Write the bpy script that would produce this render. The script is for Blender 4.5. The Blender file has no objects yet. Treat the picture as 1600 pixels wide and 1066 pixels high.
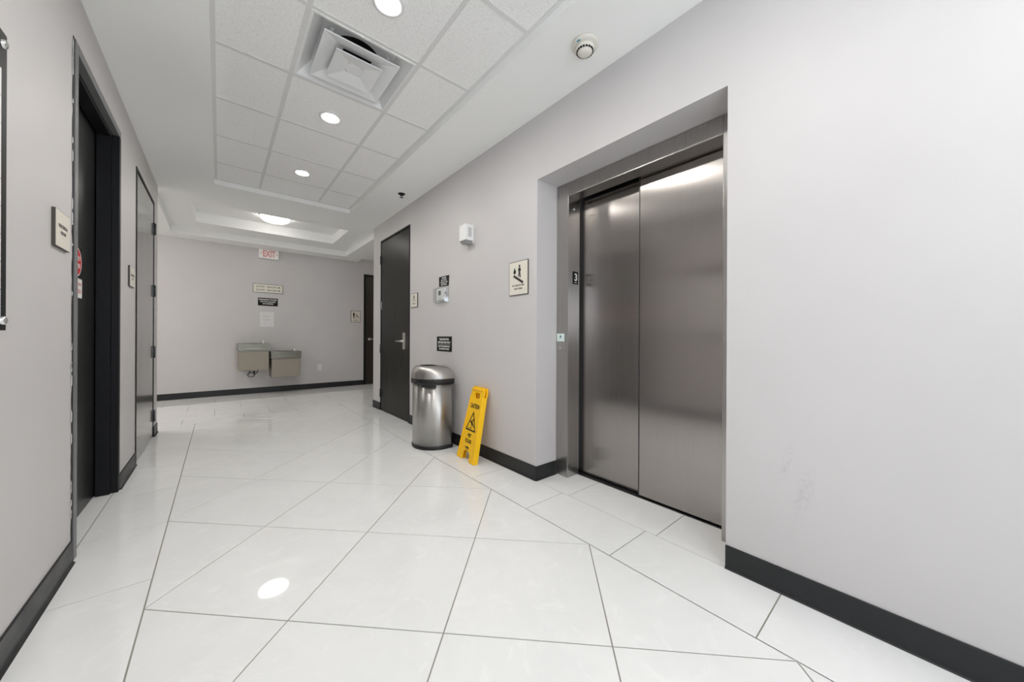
import bpy, bmesh, math, random
from mathutils import Vector, Matrix
random.seed(7)
sc = bpy.context.scene
COL = sc.collection
PI = math.pi

# ------------------------------------------------------------------ camera
F_PX, YAW, CX, HY, ROLL, CAM_H = 543.2, math.radians(40.05), 799.2, 527.65, 0.0045, 1.07
cam_data = bpy.data.cameras.new('camera')
cam = bpy.data.objects.new('camera', cam_data); COL.objects.link(cam)
cam_data.sensor_fit = 'HORIZONTAL'; cam_data.sensor_width = 36.0
cam_data.lens = 36.0 * F_PX / 1600.0
cam_data.shift_x = (800.0 - CX) / 1600.0
cam_data.shift_y = (HY - 533.0) / 1600.0
cam_data.clip_start = 0.02
R0 = Vector((math.cos(YAW), -math.sin(YAW), 0)); U0 = Vector((0, 0, 1)); FW = Vector((math.sin(YAW), math.cos(YAW), 0))
RR = (R0 + ROLL * U0).normalized(); UU = (U0 - ROLL * R0).normalized()
m = Matrix.Identity(4)
for i in range(3):
    m[i][0] = RR[i]; m[i][1] = UU[i]; m[i][2] = -FW[i]
m[2][3] = CAM_H
cam.matrix_world = m
sc.camera = cam

# ------------------------------------------------------------------ world, light, exposure
W = bpy.data.worlds.new('world'); sc.world = W; W.use_nodes = True
W.node_tree.nodes['Background'].inputs[0].default_value = (0.75, 0.85, 1.0, 1)
W.node_tree.nodes['Background'].inputs[1].default_value = 0.6
sc.view_settings.view_transform = 'Standard'
sc.view_settings.look = 'None'
sc.view_settings.gamma = 1.0
sc.view_settings.use_curve_mapping = False
sc.view_settings.exposure = 0.45
sc.cycles.use_denoising = True
sc.cycles.max_bounces = 14
sc.cycles.diffuse_bounces = 8
sc.cycles.sample_clamp_indirect = 8.0
LAMP = 272.0          # radiance of each recessed downlight lens
DOME, DOME_FILL = 8.0, 29.0    # radiance of the dome lamp in view; of fill domes added unseen
WINDOW_FILL = 34.0       # watts of fill from an added, unseen window behind the camera
def area_light(name, loc, rot, sx, sy, watts, col):
    d = bpy.data.lights.new(name, 'AREA'); d.shape = 'RECTANGLE'; d.size = sx; d.size_y = sy
    d.energy = watts; d.color = col
    o = bpy.data.objects.new(name, d); COL.objects.link(o); o.location = loc; o.rotation_euler = rot
    return o
area_light('added_window_fill', (-0.50, -1.55, 1.60), (math.radians(140), 0, math.radians(-90)), 1.62, 1.5, WINDOW_FILL, (0.88, 0.94, 1.0))  # upward fill from an added, unseen window; lifts the ceiling
area_light('added_end_window_fill', (0.644, -3.93, 1.55), (math.radians(102), 0, 0), 1.7, 1.5, WINDOW_FILL*1.15, (0.90, 0.95, 1.0))  # second added fill, unseen, for the faces turned towards the camera

# ------------------------------------------------------------------ dimensions (metres; corridor runs along +Y)
XL, XR, H = -0.532, 1.82, 2.738
YB, YF = -4.0, 8.12
YLC, YRC = 5.52, 5.475          # ends of the left and right corridor walls
HXL, HXR = -3.4, 4.6            # ends of the cross hall

# ------------------------------------------------------------------ materials
MATS = {}
def mat(name, col, rough=0.5, metal=0.0, spec=0.5, emit=0.0, emit_col=None, coat=0.0, coat_r=0.05, alpha_t=0.0, build=None):
    M = bpy.data.materials.new(name); M.use_nodes = True
    nt = M.node_tree; b = nt.nodes['Principled BSDF']
    b.inputs['Base Color'].default_value = (*col, 1)
    b.inputs['Roughness'].default_value = rough
    b.inputs['Metallic'].default_value = metal
    b.inputs['Specular IOR Level'].default_value = spec
    if coat: b.inputs['Coat Weight'].default_value = coat; b.inputs['Coat Roughness'].default_value = coat_r
    if alpha_t: b.inputs['Transmission Weight'].default_value = alpha_t
    if emit:
        b.inputs['Emission Color'].default_value = (*(emit_col or col), 1); b.inputs['Emission Strength'].default_value = emit
    if build: build(nt, b)
    MATS[name] = M
    return M
def N(nt, t, **kw):
    n = nt.nodes.new(t)
    for k, v in kw.items():
        if k in n.inputs: n.inputs[k].default_value = v
        else: setattr(n, k, v)
    return n
def coords(nt, scale=(1, 1, 1), which='Object', loc=(0, 0, 0)):
    tc = nt.nodes.new('ShaderNodeTexCoord'); mp = nt.nodes.new('ShaderNodeMapping')
    mp.inputs['Scale'].default_value = scale; mp.inputs['Location'].default_value = loc
    nt.links.new(tc.outputs[which], mp.inputs['Vector']); return mp.outputs['Vector']
def world_coords(nt, scale=(1, 1, 1)):
    g = nt.nodes.new('ShaderNodeNewGeometry'); mp = nt.nodes.new('ShaderNodeMapping')
    mp.inputs['Scale'].default_value = scale
    nt.links.new(g.outputs['Position'], mp.inputs['Vector']); return mp.outputs['Vector']
def mixcol(nt, fac, a, b, target):
    mx = nt.nodes.new('ShaderNodeMix'); mx.data_type = 'RGBA'
    if isinstance(fac, float): mx.inputs[0].default_value = fac
    else: nt.links.new(fac, mx.inputs[0])
    for s, v in ((6, a), (7, b)):
        if isinstance(v, tuple): mx.inputs[s].default_value = (*v, 1)
        else: nt.links.new(v, mx.inputs[s])
    if target is not None: nt.links.new(mx.outputs[2], target)
    return mx.outputs[2]
def ramp(nt, fac, p0, p1, c0=0.0, c1=1.0):
    r = nt.nodes.new('ShaderNodeMapRange'); r.inputs[1].default_value = p0; r.inputs[2].default_value = p1
    r.inputs[3].default_value = c0; r.inputs[4].default_value = c1
    nt.links.new(fac, r.inputs[0]); return r.outputs[0]
def bump(nt, b, h, strength, dist):
    n = nt.nodes.new('ShaderNodeBump'); n.inputs['Strength'].default_value = strength; n.inputs['Distance'].default_value = dist
    nt.links.new(h, n.inputs['Height']); nt.links.new(n.outputs[0], b.inputs['Normal'])

def b_wall(nt, b):
    v = world_coords(nt)
    n1 = N(nt, 'ShaderNodeTexNoise', Scale=1.3, Detail=3.0); nt.links.new(v, n1.inputs['Vector'])
    c = mixcol(nt, ramp(nt, n1.outputs[0], .3, .7), (0.580, 0.562, 0.560), (0.612, 0.594, 0.591), None)
    # two faint grey-blue scuffs on the paint near the camera end of the right wall
    tot = None
    for (px, py, pz, sx, sy, sz) in ((XR, .318, .435, 6, 30, 7.5), (XR, .375, .545, 6, 48, 8)):
        mp = nt.nodes.new('ShaderNodeMapping'); mp.vector_type = 'TEXTURE'
        mp.inputs['Location'].default_value = (px, py, pz); mp.inputs['Scale'].default_value = (1/sx, 1/sy, 1/sz)
        mp.inputs['Rotation'].default_value = (math.radians(14), 0, 0)
        g = nt.nodes.new('ShaderNodeNewGeometry'); nt.links.new(g.outputs['Position'], mp.inputs['Vector'])
        ln = nt.nodes.new('ShaderNodeVectorMath'); ln.operation = 'LENGTH'; nt.links.new(mp.outputs[0], ln.inputs[0])
        s = ramp(nt, ln.outputs['Value'], .1, 1.0, 1.0, 0.0)
        if tot is None: tot = s
        else:
            ad = nt.nodes.new('ShaderNodeMath'); ad.operation = 'MAXIMUM'; nt.links.new(tot, ad.inputs[0]); nt.links.new(s, ad.inputs[1]); tot = ad.outputs[0]
    n3 = N(nt, 'ShaderNodeTexNoise', Scale=60.0, Detail=4.0); nt.links.new(v, n3.inputs['Vector'])
    mu = nt.nodes.new('ShaderNodeMath'); mu.operation = 'MULTIPLY'; nt.links.new(tot, mu.inputs[0]); nt.links.new(ramp(nt, n3.outputs[0], .42, .7, 0, .5), mu.inputs[1])
    mixcol(nt, mu.outputs[0], c, (0.40, 0.41, 0.45), b.inputs['Base Color'])
    n2 = N(nt, 'ShaderNodeTexNoise', Scale=220.0, Detail=2.0); nt.links.new(v, n2.inputs['Vector'])
    bump(nt, b, n2.outputs[0], .06, .002)
mat('wall_paint', (0.6, 0.58, 0.585), .45, build=b_wall, spec=.35)
def b_ceil(nt, b):
    n2 = N(nt, 'ShaderNodeTexNoise', Scale=150.0, Detail=2.0); nt.links.new(world_coords(nt), n2.inputs['Vector'])
    bump(nt, b, n2.outputs[0], .05, .002)
mat('ceiling_paint', (0.92, 0.93, 0.915), .7, spec=.3, build=b_ceil)
def b_acoustic(nt, b):
    v = world_coords(nt)
    n1 = N(nt, 'ShaderNodeTexNoise', Scale=130.0, Detail=4.0, Roughness=.7); nt.links.new(v, n1.inputs['Vector'])
    vo = N(nt, 'ShaderNodeTexVoronoi', Scale=210.0); nt.links.new(v, vo.inputs['Vector'])
    pit = ramp(nt, n1.outputs[0], .54, .62)
    mixcol(nt, pit, (0.94, 0.94, 0.93), (0.78, 0.78, 0.77), b.inputs['Base Color'])
    bump(nt, b, n1.outputs[0], .5, .004)
mat('acoustic_tile', (0.78, 0.78, 0.765), .9, spec=.1, build=b_acoustic)
mat('grid_white', (0.74, 0.74, 0.73), .45, spec=.4)
mat('white_enamel', (0.80, 0.81, 0.81), .35)
def b_floor(nt, b):
    g = nt.nodes.new('ShaderNodeObjectInfo')
    v = world_coords(nt)
    ad = nt.nodes.new('ShaderNodeVectorMath'); ad.operation = 'ADD'; nt.links.new(v, ad.inputs[0])
    cb = nt.nodes.new('ShaderNodeCombineXYZ')
    mm = nt.nodes.new('ShaderNodeMath'); mm.operation = 'MULTIPLY'; mm.inputs[1].default_value = 37.0
    nt.links.new(g.outputs['Random'], mm.inputs[0])
    for k in range(3): nt.links.new(mm.outputs[0], cb.inputs[k])
    nt.links.new(cb.outputs[0], ad.inputs[1])
    n1 = N(nt, 'ShaderNodeTexNoise', Scale=2.2, Detail=7.0, Roughness=.6, Distortion=1.6); nt.links.new(ad.outputs[0], n1.inputs['Vector'])
    n2 = N(nt, 'ShaderNodeTexNoise', Scale=5.0, Detail=5.0, Roughness=.65, Distortion=2.5); nt.links.new(ad.outputs[0], n2.inputs['Vector'])
    c = mixcol(nt, ramp(nt, n1.outputs[0], .35, .65), (0.80, 0.806, 0.798), (0.835, 0.84, 0.832), None)
    mixcol(nt, ramp(nt, n2.outputs[0], .56, .66, 0, .6), c, (0.87, 0.873, 0.868), b.inputs['Base Color'])
    nt.links.new(ramp(nt, n1.outputs[0], .3, .7, .018, .034), b.inputs['Roughness'])
mat('porcelain', (0.80, 0.80, 0.79), .05, spec=.5, build=b_floor)
mat('grout', (0.30, 0.285, 0.25), .9, spec=.1)
def b_base(nt, b):
    n = N(nt, 'ShaderNodeTexNoise', Scale=4.0, Detail=5.0); nt.links.new(world_coords(nt, (1, 1, 3)), n.inputs['Vector'])
    nt.links.new(ramp(nt, n.outputs[0], .3, .7, .32, .5), b.inputs['Roughness'])
mat('vinyl_base', (0.018, 0.019, 0.0205), .4, build=b_base, spec=.35)
def wood(c0, c1, gl):
    def bb(nt, b):
        v = coords(nt, (26, 26, 1.1))
        n = N(nt, 'ShaderNodeTexNoise', Scale=2.2, Detail=6.0, Roughness=.65, Distortion=.4); nt.links.new(v, n.inputs['Vector'])
        mixcol(nt, ramp(nt, n.outputs[0], .35, .65), c0, c1, b.inputs['Base Color'])
        nt.links.new(ramp(nt, n.outputs[0], .3, .7, gl, gl + .1), b.inputs['Roughness'])
    return bb
mat('espresso_veneer', (0.02, 0.018, 0.015), .3, spec=.16, build=wood((0.013, 0.0125, 0.0105), (0.019, 0.0175, 0.015), .26))
mat('black_laminate', (0.014, 0.015, 0.0145), .34, spec=.35)
mat('glossy_veneer', (0.03, 0.03, 0.027), .2, spec=.8, coat=.6, coat_r=.12, build=wood((0.030, 0.030, 0.027), (0.050, 0.048, 0.043), .18))
mat('brown_veneer', (0.025, 0.018, 0.012), .35, build=wood((0.020, 0.015, 0.010), (0.036, 0.027, 0.018), .3))
mat('black_frame', (0.008, 0.0085, 0.010), .5, spec=.25)
mat('grey_frame', (0.16, 0.165, 0.165), .38, spec=.5)
mat('black_caulk', (0.012, 0.012, 0.013), .6)
mat('paint_chip', (0.74, 0.74, 0.74), .7)
mat('hinge_steel', (0.10, 0.105, 0.11), .35, .9)
mat('bright_hinge', (0.50, 0.50, 0.50), .35, .9)
mat('satin_nickel', (0.55, 0.52, 0.47), .3, 1.0)
def steel(c0, c1, r, axis, aniso, tan=(0, 1, 0)):
    def bb(nt, b):
        s = {'z': (260, 260, 1.2), 'y': (3, 1.0, 420)}[axis]
        n = N(nt, 'ShaderNodeTexNoise', Scale=1.0, Detail=4.0, Roughness=.7); nt.links.new(world_coords(nt, s), n.inputs['Vector'])
        mixcol(nt, ramp(nt, n.outputs[0], .3, .7), c0, c1, b.inputs['Base Color'])
        nt.links.new(ramp(nt, n.outputs[0], .3, .7, r, r + .03), b.inputs['Roughness'])
        if aniso:
            b.inputs['Anisotropic'].default_value = aniso
            tg = nt.nodes.new('ShaderNodeCombineXYZ'); 
            for k_ in range(3): tg.inputs[k_].default_value = tan[k_]
            nt.links.new(tg.outputs[0], b.inputs['Tangent'])
    return bb
mat('elevator_steel', (0.3, 0.3, 0.3), .25, 1.0, build=steel((0.375, 0.348, 0.330), (0.415, 0.386, 0.367), .195, 'z', .9))
mat('frame_steel', (0.3, 0.29, 0.28), .3, 1.0, build=steel((0.40, 0.385, 0.37), (0.46, 0.445, 0.43), .27, 'z', .6, (.7, .7, 0)))
mat('can_steel', (0.5, 0.49, 0.47), .25, 1.0, build=steel((0.47, 0.46, 0.44), (0.54, 0.53, 0.51), .36, 'z', .95, (0, 0, 1)))
mat('lid_steel', (0.45, 0.43, 0.41), .3, 1.0, build=steel((0.44, 0.42, 0.40), (0.50, 0.48, 0.46), .36, 'y', 0))
mat('black_plastic', (0.010, 0.010, 0.011), .45)
mat('dark_hollow', (0.006, 0.006, 0.006), .8)
def b_yellow(nt, b):
    n = N(nt, 'ShaderNodeTexNoise', Scale=90.0, Detail=2.0); nt.links.new(coords(nt), n.inputs['Vector'])
    bump(nt, b, n.outputs[0], .08, .002)
mat('yellow_plastic', (1.0, 0.58, 0.004), .42, build=b_yellow)
mat('black_print', (0.012, 0.011, 0.010), .5)
mat('red_print', (0.42, 0.03, 0.03), .5)
mat('white_print', (0.78, 0.78, 0.77), .5)
mat('grey_print', (0.45, 0.45, 0.45), .6)
mat('sign_cream', (0.74, 0.71, 0.62), .45)
mat('sign_border', (0.055, 0.048, 0.042), .45)
mat('bronze_border', (0.16, 0.145, 0.12), .4, .3)
mat('sign_black', (0.006, 0.006, 0.0065), .55, spec=.2)
mat('paper_white', (0.74, 0.74, 0.74), .8)
mat('white_plastic', (0.80, 0.80, 0.80), .35)
mat('cream_plastic', (0.74, 0.72, 0.65), .45)
mat('grey_plastic', (0.28, 0.28, 0.28), .45)
mat('blue_print', (0.04, 0.13, 0.22), .5)
mat('lcd', (0.10, 0.105, 0.10), .2)
def b_acrylic(nt, b):
    tr = nt.nodes.new('ShaderNodeBsdfTransparent'); tr.inputs[0].default_value = (.96, .97, .97, 1)
    gl = nt.nodes.new('ShaderNodeBsdfGlossy'); gl.inputs['Roughness'].default_value = .05
    mx = nt.nodes.new('ShaderNodeMixShader'); mx.inputs[0].default_value = .07; nt.links.new(tr.outputs[0], mx.inputs[1]); nt.links.new(gl.outputs[0], mx.inputs[2])
    nt.links.new(mx.outputs[0], nt.nodes['Material Output'].inputs['Surface'])
mat('clear_acrylic', (0.95, 0.96, 0.96), .03, build=b_acrylic)
mat('fountain_panel', (0.31, 0.275, 0.225), .42, .25, build=None)
mat('fountain_basin', (0.215, 0.212, 0.180), .26, .8)
mat('chrome', (0.75, 0.75, 0.74), .08, 1.0)
mat('exit_face', (0.70, 0.67, 0.64), .4, emit=.08, emit_col=(1, .93, .88))
mat('exit_red', (0.50, 0.17, 0.155), .4, emit=.08, emit_col=(1.0, .45, .4))
mat('mint_sticker', (0.70, 0.82, 0.78), .5, emit=0.0)
mat('sticker_red', (0.60, 0.02, 0.03), .4)
mat('lamp_lens', (1, 1, 1), .5, emit=LAMP, emit_col=(1.0, .968, .925))
mat('dome_glass', (1, 1, 1), .5, emit=DOME, emit_col=(1.0, .96, .91))
mat('dome_glass_fill', (1, 1, 1), .5, emit=DOME_FILL, emit_col=(1.0, .96, .91))
mat('duct_black', (0.004, 0.004, 0.005), .8)
mat('window_glass', (0.9, 0.95, 1.0), .02, alpha_t=1.0)

# ------------------------------------------------------------------ mesh helpers
class MB:
    def __init__(s): s.v = []; s.f = []; s.sm = []
    def add(s, vs, fs, smooth=False):
        o = len(s.v); s.v += [tuple(p) for p in vs]
        for f in fs: s.f.append([i + o for i in f]); s.sm.append(smooth)
        return s
    def box(s, x0, x1, y0, y1, z0, z1):
        vs = [(x, y, z) for z in (z0, z1) for y in (y0, y1) for x in (x0, x1)]
        return s.add(vs, [(0, 2, 3, 1), (4, 5, 7, 6), (0, 1, 5, 4), (2, 6, 7, 3), (1, 3, 7, 5), (0, 4, 6, 2)])
    def prism(s, poly, a, b, plane='xz', smooth=False):
        # polygon in a plane, extruded from a to b along the third axis
        def P(p, t):
            return {'xz': (p[0], t, p[1]), 'xy': (p[0], p[1], t), 'yz': (t, p[0], p[1])}[plane]
        n = len(poly); vs = [P(p, a) for p in poly] + [P(p, b) for p in poly]
        fs = [tuple(range(n)), tuple(range(2*n-1, n-1, -1))]
        s.add(vs, fs)
        o = len(s.v) - 2*n
        for i in range(n):
            j = (i+1) % n; s.f.append([o+i, o+n+i, o+n+j, o+j]); s.sm.append(smooth)
        return s
    def ring(s, outer, inner, a, b, plane='xz', smooth=False):
        def P(p, t):
            return {'xz': (p[0], t, p[1]), 'xy': (p[0], p[1], t), 'yz': (t, p[0], p[1])}[plane]
        n = len(outer)
        vs = [P(p, a) for p in outer] + [P(p, a) for p in inner] + [P(p, b) for p in outer] + [P(p, b) for p in inner]
        fs = []
        for i in range(n):
            j = (i+1) % n
            fs += [(i, j, n+j, n+i), (2*n+i, 3*n+i, 3*n+j, 2*n+j), (i, 2*n+i, 2*n+j, j), (n+i, n+j, 3*n+j, 3*n+i)]
        return s.add(vs, fs, smooth)
    def lathe(s, prof, c=(0, 0, 0), n=32, axis='z', smooth=True, cap0=True, cap1=True):
        vs = []
        for (r, t) in prof:
            for k in range(n):
                a = 2*PI*k/n; x, y = r*math.cos(a), r*math.sin(a)
                p = {'z': (x, y, t), 'y': (x, t, y), 'x': (t, x, y)}[axis]
                vs.append((p[0]+c[0], p[1]+c[1], p[2]+c[2]))
        fs = []
        for i in range(len(prof)-1):
            for k in range(n):
                j = (k+1) % n; fs.append((i*n+k, i*n+j, (i+1)*n+j, (i+1)*n+k))
        s.add(vs, fs, smooth); o = len(s.v) - len(vs)
        if cap0 and prof[0][0] > 1e-6: s.f.append([o+k for k in range(n)][::-1]); s.sm.append(False)
        if cap1 and prof[-1][0] > 1e-6: s.f.append([o+(len(prof)-1)*n+k for k in range(n)]); s.sm.append(False)
        return s
    def tube(s, pts, r, n=10, closed=False):
        pts = [Vector(p) for p in pts]; m_ = len(pts); vs = []
        up = Vector((0, 0, 1))
        for i, p in enumerate(pts):
            a = pts[(i-1) % m_] if (closed or i > 0) else p; b = pts[(i+1) % m_] if (closed or i < m_-1) else p
            t = (b-a).normalized()
            u = t.cross(up);
            if u.length < 1e-3: u = t.cross(Vector((0, 1, 0)))
            u.normalize(); w = t.cross(u)
            rr = r[i] if isinstance(r, (list, tuple)) else r
            for k in range(n):
                q = p + (u*math.cos(2*PI*k/n) + w*math.sin(2*PI*k/n))*rr; vs.append(q)
        fs = []
        for i in range(m_ if closed else m_-1):
            ii = (i+1) % m_
            for k in range(n):
                j = (k+1) % n; fs.append((i*n+k, i*n+j, ii*n+j, ii*n+k))
        s.add(vs, fs, True); o = len(s.v)-len(vs)
        if not closed:
            s.f.append([o+k for k in range(n)]); s.sm.append(False)
            s.f.append([o+(m_-1)*n+k for k in range(n)][::-1]); s.sm.append(False)
        return s
    def mesh(s, name, m_=None, bevel=0.0, seg=2):
        me = bpy.data.meshes.new(name); me.from_pydata(s.v, [], s.f); me.update()
        for p, q in zip(me.polygons, s.sm): p.use_smooth = q
        bm = bmesh.new(); bm.from_mesh(me)
        bmesh.ops.remove_doubles(bm, verts=bm.verts, dist=1e-6)
        bmesh.ops.recalc_face_normals(bm, faces=bm.faces)
        if bevel:
            es = [e for e in bm.edges if len(e.link_faces) == 2 and e.calc_face_angle(0) > .6]
            r = bmesh.ops.bevel(bm, geom=es, offset=bevel, segments=seg, affect='EDGES', profile=.5, clamp_overlap=True)
        bm.to_mesh(me); bm.free()
        if m_: me.materials.append(MATS[m_])
        return me
    def build(s, name, m_, parent=None, bevel=0.0, seg=2, loc=None):
        o = bpy.data.objects.new(name, s.mesh(name, m_, bevel, seg)); COL.objects.link(o)
        if parent is not None: o.parent = parent
        if loc: o.location = loc
        return o
def B(*a): return MB().box(*a)
def root(name, loc, rz=0.0, label=None, cat=None, group=None, kind=None):
    o = bpy.data.objects.new(name, None); COL.objects.link(o); o.location = loc; o.rotation_euler = (0, 0, rz)
    o.empty_display_size = .05
    return tag(o, label, cat, group, kind)
def tag(o, label=None, cat=None, group=None, kind=None):
    if label: o['label'] = label
    if cat: o['category'] = cat
    if group: o['group'] = group
    if kind: o['kind'] = kind
    return o
def struct(name, mb, m_, bevel=0.0, label=None):
    return tag(mb.build(name, m_, None, bevel), label=label, kind='structure')
def rrect(w, h, r, cx=0, cz=0, n=4):
    out = []
    for (sx, sz, a0) in ((1, -1, -90), (1, 1, 0), (-1, 1, 90), (-1, -1, 180)):
        for k in range(n+1):
            a = math.radians(a0 + 90*k/n); out.append((cx + sx*(w/2-r) + r*math.cos(a), cz + sz*(h/2-r) + r*math.sin(a)))
    return out
def circle(r, n=28, cx=0, cz=0): return [(cx+r*math.cos(2*PI*k/n), cz+r*math.sin(2*PI*k/n)) for k in range(n)]
RIGHT_W, LEFT_W, FAR_W = -PI/2, PI/2, 0.0     # local x = rightwards, -y = out of the wall
def text(parent, body, size, cx, cz, y, m_, bold=.0, width=None, name='lettering', depth=.0006, spacing=1.0):
    cu = bpy.data.curves.new('t', 'FONT'); cu.body = body; cu.size = size; cu.align_x = 'CENTER'; cu.align_y = 'CENTER'
    cu.offset = bold; cu.space_character = spacing; cu.resolution_u = 3
    to = bpy.data.objects.new('t', cu); COL.objects.link(to)
    bpy.context.view_layer.update()
    dg = bpy.context.evaluated_depsgraph_get()
    me0 = to.evaluated_get(dg).to_mesh()
    vs = [v.co.copy() for v in me0.vertices]; fs = [list(p.vertices) for p in me0.polygons]
    to.evaluated_get(dg).to_mesh_clear()
    bpy.data.objects.remove(to); bpy.data.curves.remove(cu)
    x0 = min(v.x for v in vs); x1 = max(v.x for v in vs); y0 = min(v.y for v in vs); y1 = max(v.y for v in vs)
    k = (width/(x1-x0)) if width else 1.0
    vs = [((v.x-(x0+x1)/2)*k + cx, y, (v.y-(y0+y1)/2) + cz) for v in vs]
    me = bpy.data.meshes.new(name); me.from_pydata(vs, [], fs); me.update(); me.materials.append(MATS[m_])
    o = bpy.data.objects.new(name, me); COL.objects.link(o); o.parent = parent
    return o

# ------------------------------------------------------------------ floor: grout slab and porcelain tiles
floor = struct('floor', B(HXL, HXR, YLC-.02, YF+.15, -.06, -.0025).box(XL-.12, 2.24, YB, YLC-.02, -.06, -.0025), 'grout')
GAP = .0048
X0F, X1F, DG, Y0L = -.2225, 1.4725, .8472, 1.9652
YTOP = Y0L + 4.5*DG
def clip(poly, rect):
    x0, x1, y0, y1 = rect
    for ax, lim, sgn in ((0, x0, 1), (0, x1, -1), (1, y0, 1), (1, y1, -1)):
        out = []
        for i in range(len(poly)):
            p, q = poly[i], poly[(i+1) % len(poly)]
            dp, dq = (p[ax]-lim)*sgn, (q[ax]-lim)*sgn
            if dp >= 0: out.append(p)
            if dp*dq < 0:
                t = dp/(dp-dq); out.append((p[0]+t*(q[0]-p[0]), p[1]+t*(q[1]-p[1])))
        poly = out
        if len(poly) < 3: return []
    return poly
def parea(p): return abs(sum(p[i][0]*p[(i+1) % len(p)][1]-p[(i+1) % len(p)][0]*p[i][1] for i in range(len(p))))/2
TILE_CACHE = {}
def tile(poly):
    if len(poly) < 3 or parea(poly) < .004: return
    cx = sum(p[0] for p in poly)/len(poly); cy = sum(p[1] for p in poly)/len(poly)
    loc = [(p[0]-cx, p[1]-cy) for p in poly]
    key = tuple((round(a, 4), round(b, 4)) for a, b in loc)
    if key not in TILE_CACHE:
        mb = MB(); n = len(loc); e = .0009
        def sh(d):   # shrink towards the centre by d metres on every side (convex)
            r = []
            for i in range(n):
                p0, p1, p2 = Vector(loc[i-1]), Vector(loc[i]), Vector(loc[(i+1) % n])
                d1 = (p1-p0).normalized(); d2 = (p2-p1).normalized()
                n1 = Vector((-d1.y, d1.x)); n2 = Vector((-d2.y, d2.x))
                bis = n1+n2
                k = d/max(.2, (1+n1.dot(n2)))
                r.append((p1.x+bis.x*k, p1.y+bis.y*k))
            return r
        s2 = sum(loc[i][0]*loc[(i+1) % n][1]-loc[(i+1) % n][0]*loc[i][1] for i in range(n))
        if s2 < 0: loc.reverse()
        lo, hi = sh(GAP/2), sh(GAP/2+e)
        vs = [(x, y, -.0025) for x, y in lo]+[(x, y, -e) for x, y in lo]+[(x, y, 0) for x, y in hi]
        fs = [tuple(range(2*n, 3*n))]
        for i in range(n):
            j = (i+1) % n; fs += [(i, j, n+j, n+i), (n+i, n+j, 2*n+j, 2*n+i)]
        mb.add(vs, fs); TILE_CACHE[key] = mb.mesh('tile', 'porcelain')
    o = bpy.data.objects.new('tile', TILE_CACHE[key]); COL.objects.link(o); o.parent = floor; o.location = (cx, cy, 0)
def rect(x0, x1, y0, y1): tile([(x0, y0), (x1, y0), (x1, y1), (x0, y1)])
YNEAR = -3.98
hd = DG/2
j0 = int((YNEAR-Y0L)/hd)-1
for i in range(0, 5):                                   # diagonal field
    for j in range(j0, 12):
        if (i+j) % 2 == 0: continue
        cx, cy = X0F+i*hd, Y0L+j*hd
        dia = [(cx+hd, cy), (cx, cy+hd), (cx-hd, cy), (cx, cy-hd)]
        tile(clip(dia, (X0F, X1F, YNEAR, YTOP)))
PT = .610
def run(x0, x1, ya, yb, ph):                            # a border of straight tiles along Y
    k = math.floor((ya-ph)/PT)
    while True:
        y0, y1 = ph+k*PT, ph+(k+1)*PT
        if y0 >= yb: break
        a, b = max(y0, ya), min(y1, yb)
        if b-a > .02: rect(x0, x1, a, b)
        k += 1
run(XL-.016, X0F, YNEAR, YTOP, 2.19)
rect(-.64, XL-.016, 2.64, 2.93); rect(-.64, XL-.016, 2.93, 3.56)
run(X1F, XR-.004, YNEAR, YTOP, .386)
for a, b in ((.60, .935), (.935, 1.552), (1.552, 1.872)): rect(XR-.004, 2.16, a, b)
yy = YTOP                                               # straight rows in the cross hall
for k, hgt in enumerate((.305, .61, .61, .61, .3)):
    y1 = min(yy+hgt, YF)
    x = HXL + (.305 if k % 2 else 0)
    if k % 2: rect(HXL, x, yy, y1)
    while x < HXR-.02:
        rect(x, min(x+.61, HXR), yy, y1); x += .61
    yy = y1
for xa, xb in ((HXL, XL-.016), (XR, HXR)):
    x = xa
    while x < xb-.02: rect(x, min(x+.61, xb), YLC+.0, YTOP); x += .61

# ------------------------------------------------------------------ walls
TH = .15
D1A, D1B, DH = 2.600, 3.596, 2.480                      # recessed dark door, left wall (outer frame)
D2A, D2B = 4.215, 5.262                                 # flush door, left wall
wl = MB()
WA, WB, WZ0, WZ1 = -2.40, -.70, .80, 2.40
for a, b in ((YB, WA), (WB, D1A), (D1B, D2A), (D2B, YLC)): wl.box(XL-TH, XL, a, b, 0, H+.05)
wl.box(XL-TH, XL, WA, WB, 0, WZ0).box(XL-TH, XL, WA, WB, WZ1, H+.05)
for a, b in ((D1A, D1B), (D2A, D2B)): wl.box(XL-TH, XL, a, b, DH, H+.05)
struct('wall_left', wl, 'wall_paint')
EA, EB, EH = .598, 1.872, 2.256                         # elevator recess
R1A, R1B = 4.135, 5.168                                 # right door
wr = MB()
for a, b in ((YB, EA), (EB, R1A), (R1B, YRC)): wr.box(XR, XR+TH, a, b, 0, H+.05)
wr.box(XR, XR+TH, R1A, R1B, DH, H+.05); wr.box(XR, XR+TH, EA, EB, EH, H+.05)
wr.box(XR+TH, XR+.45, EB, EB+.12, 0, EH+.1).box(XR+TH, XR+.45, EA-.12, EA, 0, EH+.1).box(XR+TH, XR+.45, EA, EB, EH, EH+.1)
struct('wall_right', wr, 'wall_paint')
FDA, FDB = 2.482, 3.50
wf = MB().box(HXL, FDA, YF, YF+TH, 0, H+.12).box(FDB, HXR, YF, YF+TH, 0, H+.12).box(FDA, FDB, YF, YF+TH, DH, H+.12)
struct('wall_far', wf, 'wall_paint')
struct('wall_hall_left', B(HXL-.1, HXL, YLC-TH, YF+TH, 0, H+.12), 'wall_paint')
struct('wall_hall_right', B(HXR, HXR+.1, YRC-TH, YF+TH, 0, H+.12), 'wall_paint')
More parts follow.
